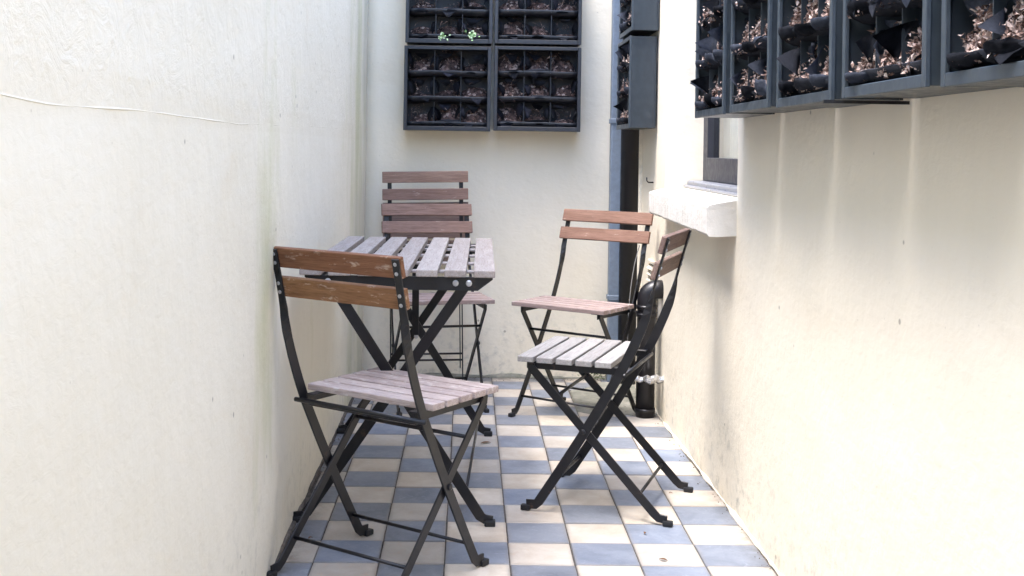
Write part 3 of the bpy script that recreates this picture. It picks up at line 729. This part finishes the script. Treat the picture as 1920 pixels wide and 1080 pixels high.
# ivy sprigs growing in the upper left planter
def sprig(x, z, seed, n, label):
    rnd = random.Random(seed); bm = bmesh.new()
    for k in range(n):
        a = Vector((rnd.gauss(0, .012), rnd.uniform(-.028, .0), rnd.gauss(0, .009))); L = rnd.uniform(.008, .016)
        d = Vector((rnd.gauss(0, 1), -.3, rnd.gauss(0, .8))).normalized(); s = d.cross(Vector((0, -1, .6))).normalized() * L * .45
        v = [bm.verts.new(a), bm.verts.new(a + d * L * .45 + s), bm.verts.new(a + d * L), bm.verts.new(a + d * L * .45 - s)]; bm.faces.new(v)
        tube(bm, [a, a * .4 + Vector((0, .02, -.01))], .0006, 4)
    o = obj('ivy_sprig', from_bm('ivy_sprig', bm), M['leaf_green'], None, (x, YB - .115, z)); tag(o, label, 'plant')
sprig(-.118, 1.512, 3, 16, 'smaller bright green ivy sprig in the middle pocket of the upper left planter')
sprig(.005, 1.515, 4, 30, 'wider pale green trailing sprig in the right pocket of the upper left planter')

# steel bracket under the long row
bm = bmesh.new(); add_box(bm, .615, .765, 1.992, 1.998, 1.1085, 1.1145)
tag(obj('planter_bracket', from_bm('planter_bracket', bm), M['steel']), 'thin dark steel bracket under the long planter row', 'bracket')

# ---------------------------------------------------------------- pipes in the corner
bm = bmesh.new(); add_box(bm, -.026, .026, -.026, .026, 0, 3.0, .006, 2)
dp = obj('downpipe', from_bm('downpipe', bm), M['pipe_blue'], None, (.6525, 5.095, 0)); tag(dp, 'square blue grey downpipe on the end wall beside the black pipe', 'pipe')
for z in (.36, 1.14, 2.2):
    bm = bmesh.new(); add_box(bm, -.030, .030, -.030, .028, z, z + .022, .002); obj('collar', from_bm('collar', bm), M['pipe_blue'], dp)
bm = bmesh.new(); tube(bm, [(0, 0, 0), (0, 0, 3.0)], .046, 28)
bp = obj('soil_pipe', from_bm('soil_pipe', bm, True), M['pipe_black'], None, (.722, 5.06, 0)); tag(bp, 'tall black round pipe rising in the corner', 'pipe')
bp.location.x = .7155
bm = bmesh.new(); tube(bm, [(0, 0, .0), (0, 0, .075)], .052, 28); obj('socket', from_bm('socket', bm, True), M['pipe_black'], bp)
bm = bmesh.new(); add_box(bm, -.006, .010, -.012, .012, 0, 3.0, .003)
cp = obj('conduit', from_bm('conduit', bm), M['cream_paint'], None, (XR(4.93) - .008, 4.93, 0)); tag(cp, 'slim cream painted conduit on the house wall next to the black pipe', 'conduit')
# short black vent pipe with bend
bm = bmesh.new(); pts = [(0, 0, 0), (0, 0, .42)] + [(.04 - .04 * math.cos(a), 0, .45 + .04 * math.sin(a)) for a in (0, .3, .6, .9, 1.2, 1.57)] + [(.075, 0, .49)]
tube(bm, pts, .036, 24); vp = obj('vent_pipe', from_bm('vent_pipe', bm, True), M['pipe_black'], None, (.693, 4.42, 0)); tag(vp, 'short black waste pipe bending into the wall under the sill', 'pipe')
for z in (.415, .385, .02):
    bm = bmesh.new(); tube(bm, [(0, 0, z), (0, 0, z + .014)], .0395, 24); obj('collar', from_bm('collar', bm, True), M['pipe_black'], vp)
# foil wrapped pipe stub
bm = bmesh.new(); pts = [(.64 + .012 * k, 4.36 + .006 * math.sin(k), .155 + .004 * math.sin(k * 2.1)) for k in range(11)]
tube(bm, pts, .01, 9, True, [.008 + .010 * abs(noise.noise(Vector((k * 1.7, 0, 0)))) + (.006 if 3 < k < 9 else 0) for k in range(11)])
tag(obj('foil_pipe', from_bm('foil_pipe', bm), M['foil']), 'stub of pipe wrapped in crumpled silver tape beside the short black pipe', 'pipe')
# cable
bm = bmesh.new(); cpts = []
for k in range(25):
    a = k / 24; cpts.append((.735 - .075 * a - .02 * math.sin(a * 3), 4.90 - .25 * a, .62 - .48 * a + .03 * math.sin(a * 5)))
tube(bm, cpts, .0022, 6); tag(obj('cable', from_bm('cable', bm, True), M['cable']), 'thin grey cable hanging in front of the tall black pipe', 'cable')
# vent grille
vg = empty('vent_grille', (XR(4.56), 4.56, .45)); tag(vg, 'cream louvred air vent low on the house wall behind the side-on chair', 'vent')
bm = bmesh.new(); add_box(bm, -.012, .004, -.14, -.125, -.12, .13, .002); add_box(bm, -.012, .004, .125, .14, -.12, .13, .002)
add_box(bm, -.012, .004, -.1245, .1245, .118, .13, .002); add_box(bm, -.012, .004, -.1245, .1245, -.12, -.108, .002); obj('surround', from_bm('surround', bm), M['cream_paint'], vg)
sl = box_mesh('louvre', (.020, .246, .0035), .0008)
for k in range(9): obj('louvre', sl, M['cream_paint'], vg, (-.010, 0, -.094 + .0245 * k), (0, R(-38), 0))
bm = bmesh.new(); add_box(bm, -.0015, .003, -.12, .12, -.105, .115); obj('backing', from_bm('backing', bm), M['frame_dark'], vg)
# hook
bm = bmesh.new(); tube(bm, [(0, 0, 0), (-.02, 0, 0), (-.026, 0, .006), (-.027, 0, .02)], .0028, 7); 
tag(obj('wall_hook', from_bm('wall_hook', bm, True), M['steel'], None, (XR(4.65), 4.65, .895)), 'small black hook in the house wall above the far end of the sill', 'hook')

# ---------------------------------------------------------------- litter on the floor
def leaf_obj(x, y, L, rz, label, mat='leaf_dead', z=.003):
    bm = bmesh.new(); n = 6; rows = []
    for i in range(n + 1):
        t_ = i / n; wv = L * .22 * math.sin(math.pi * min(.98, t_ * .95 + .03)); zz = .0025 * math.sin(t_ * 3.1)
        rows.append([bm.verts.new((L * (t_ - .5), -wv, zz + .001)), bm.verts.new((L * (t_ - .5), 0, zz)), bm.verts.new((L * (t_ - .5), wv, zz + .0015))])
    fs = []
    for a, b in zip(rows, rows[1:]):
        for k in range(2): fs.append(bm.faces.new([a[k], b[k], b[k + 1], a[k + 1]]))
    bmesh.ops.solidify(bm, geom=fs, thickness=.0006)
    o = obj('dead_leaf', from_bm('dead_leaf', bm), M[mat], None, (x, y, z), (0, 0, rz)); tag(o, label, 'leaf', 'dead leaves on the floor')
leaf_obj(.075, 3.98, .035, .3, 'small curled brown leaf on a cream tile by the far table foot')
leaf_obj(.50, 2.86, .022, -.5, 'tiny brown leaf on the pale tile nearest the right wall')
leaf_obj(.485, 3.06, .016, 1.2, 'dark crumb of leaf on the tile corner below the side-on chair')
leaf_obj(.617, 3.42, .012, .2, 'tiny leaf scrap on a cream tile right of the side-on chair foot')
leaf_obj(-.395, 2.99, .014, .8, 'black leaf crumb on the cream tile by the left wall')
rnd = random.Random(4); bm = bmesh.new()
for k in range(420):
    if k < 200: x, y = rnd.uniform(.50, .745), 4.42 + abs(rnd.gauss(0, .22))
    elif k < 300: x, y = rnd.uniform(-.44, .74), 5.13 - abs(rnd.gauss(0, .03))
    elif k < 360: s_ = rnd.uniform(2.6, 5); x, y = XL + .008 + abs(rnd.gauss(0, .012)), s_
    else: s_ = rnd.uniform(2.6, 4.6); x, y = XR(s_) - .008 - abs(rnd.gauss(0, .014)), s_
    if y > 5.12: y = 5.12
    r = rnd.uniform(.001, .0035); h = r * .6; a0 = rnd.random() * 6
    b = [bm.verts.new((x + r * math.cos(a0 + q * 1.57) * rnd.uniform(.5, 1.3), y + r * math.sin(a0 + q * 1.57) * rnd.uniform(.5, 1.6), .001)) for q in range(4)]
    t_ = bm.verts.new((x, y, .001 + h + .001)); bm.faces.new(b[::-1])
    for q in range(4): bm.faces.new([b[q], b[(q + 1) % 4], t_])
tag(obj('floor_debris', from_bm('floor_debris', bm), M['grout']), 'crumbs and grit along the foot of the walls', 'debris', kind='stuff')
bm = bmesh.new()
for k in range(260):
    x, y, z = .585 + rnd.gauss(0, .035), 5.11 - abs(rnd.gauss(0, .02)), abs(rnd.gauss(0, .05)); L = rnd.uniform(.004, .011)
    d = Vector((rnd.gauss(0, 1), rnd.gauss(0, 1), rnd.gauss(0, 1))).normalized() * L; s = Vector((rnd.gauss(0, 1), rnd.gauss(0, 1), rnd.gauss(0, 1))).normalized() * L * .6
    p = Vector((x, y, z + .004)); bm.faces.new([bm.verts.new(p - d), bm.verts.new(p + s), bm.verts.new(p + d)])
tag(obj('moss_clump', from_bm('moss_clump', bm), M['moss']), 'green moss in the corner at the foot of the downpipe', 'moss', kind='stuff')
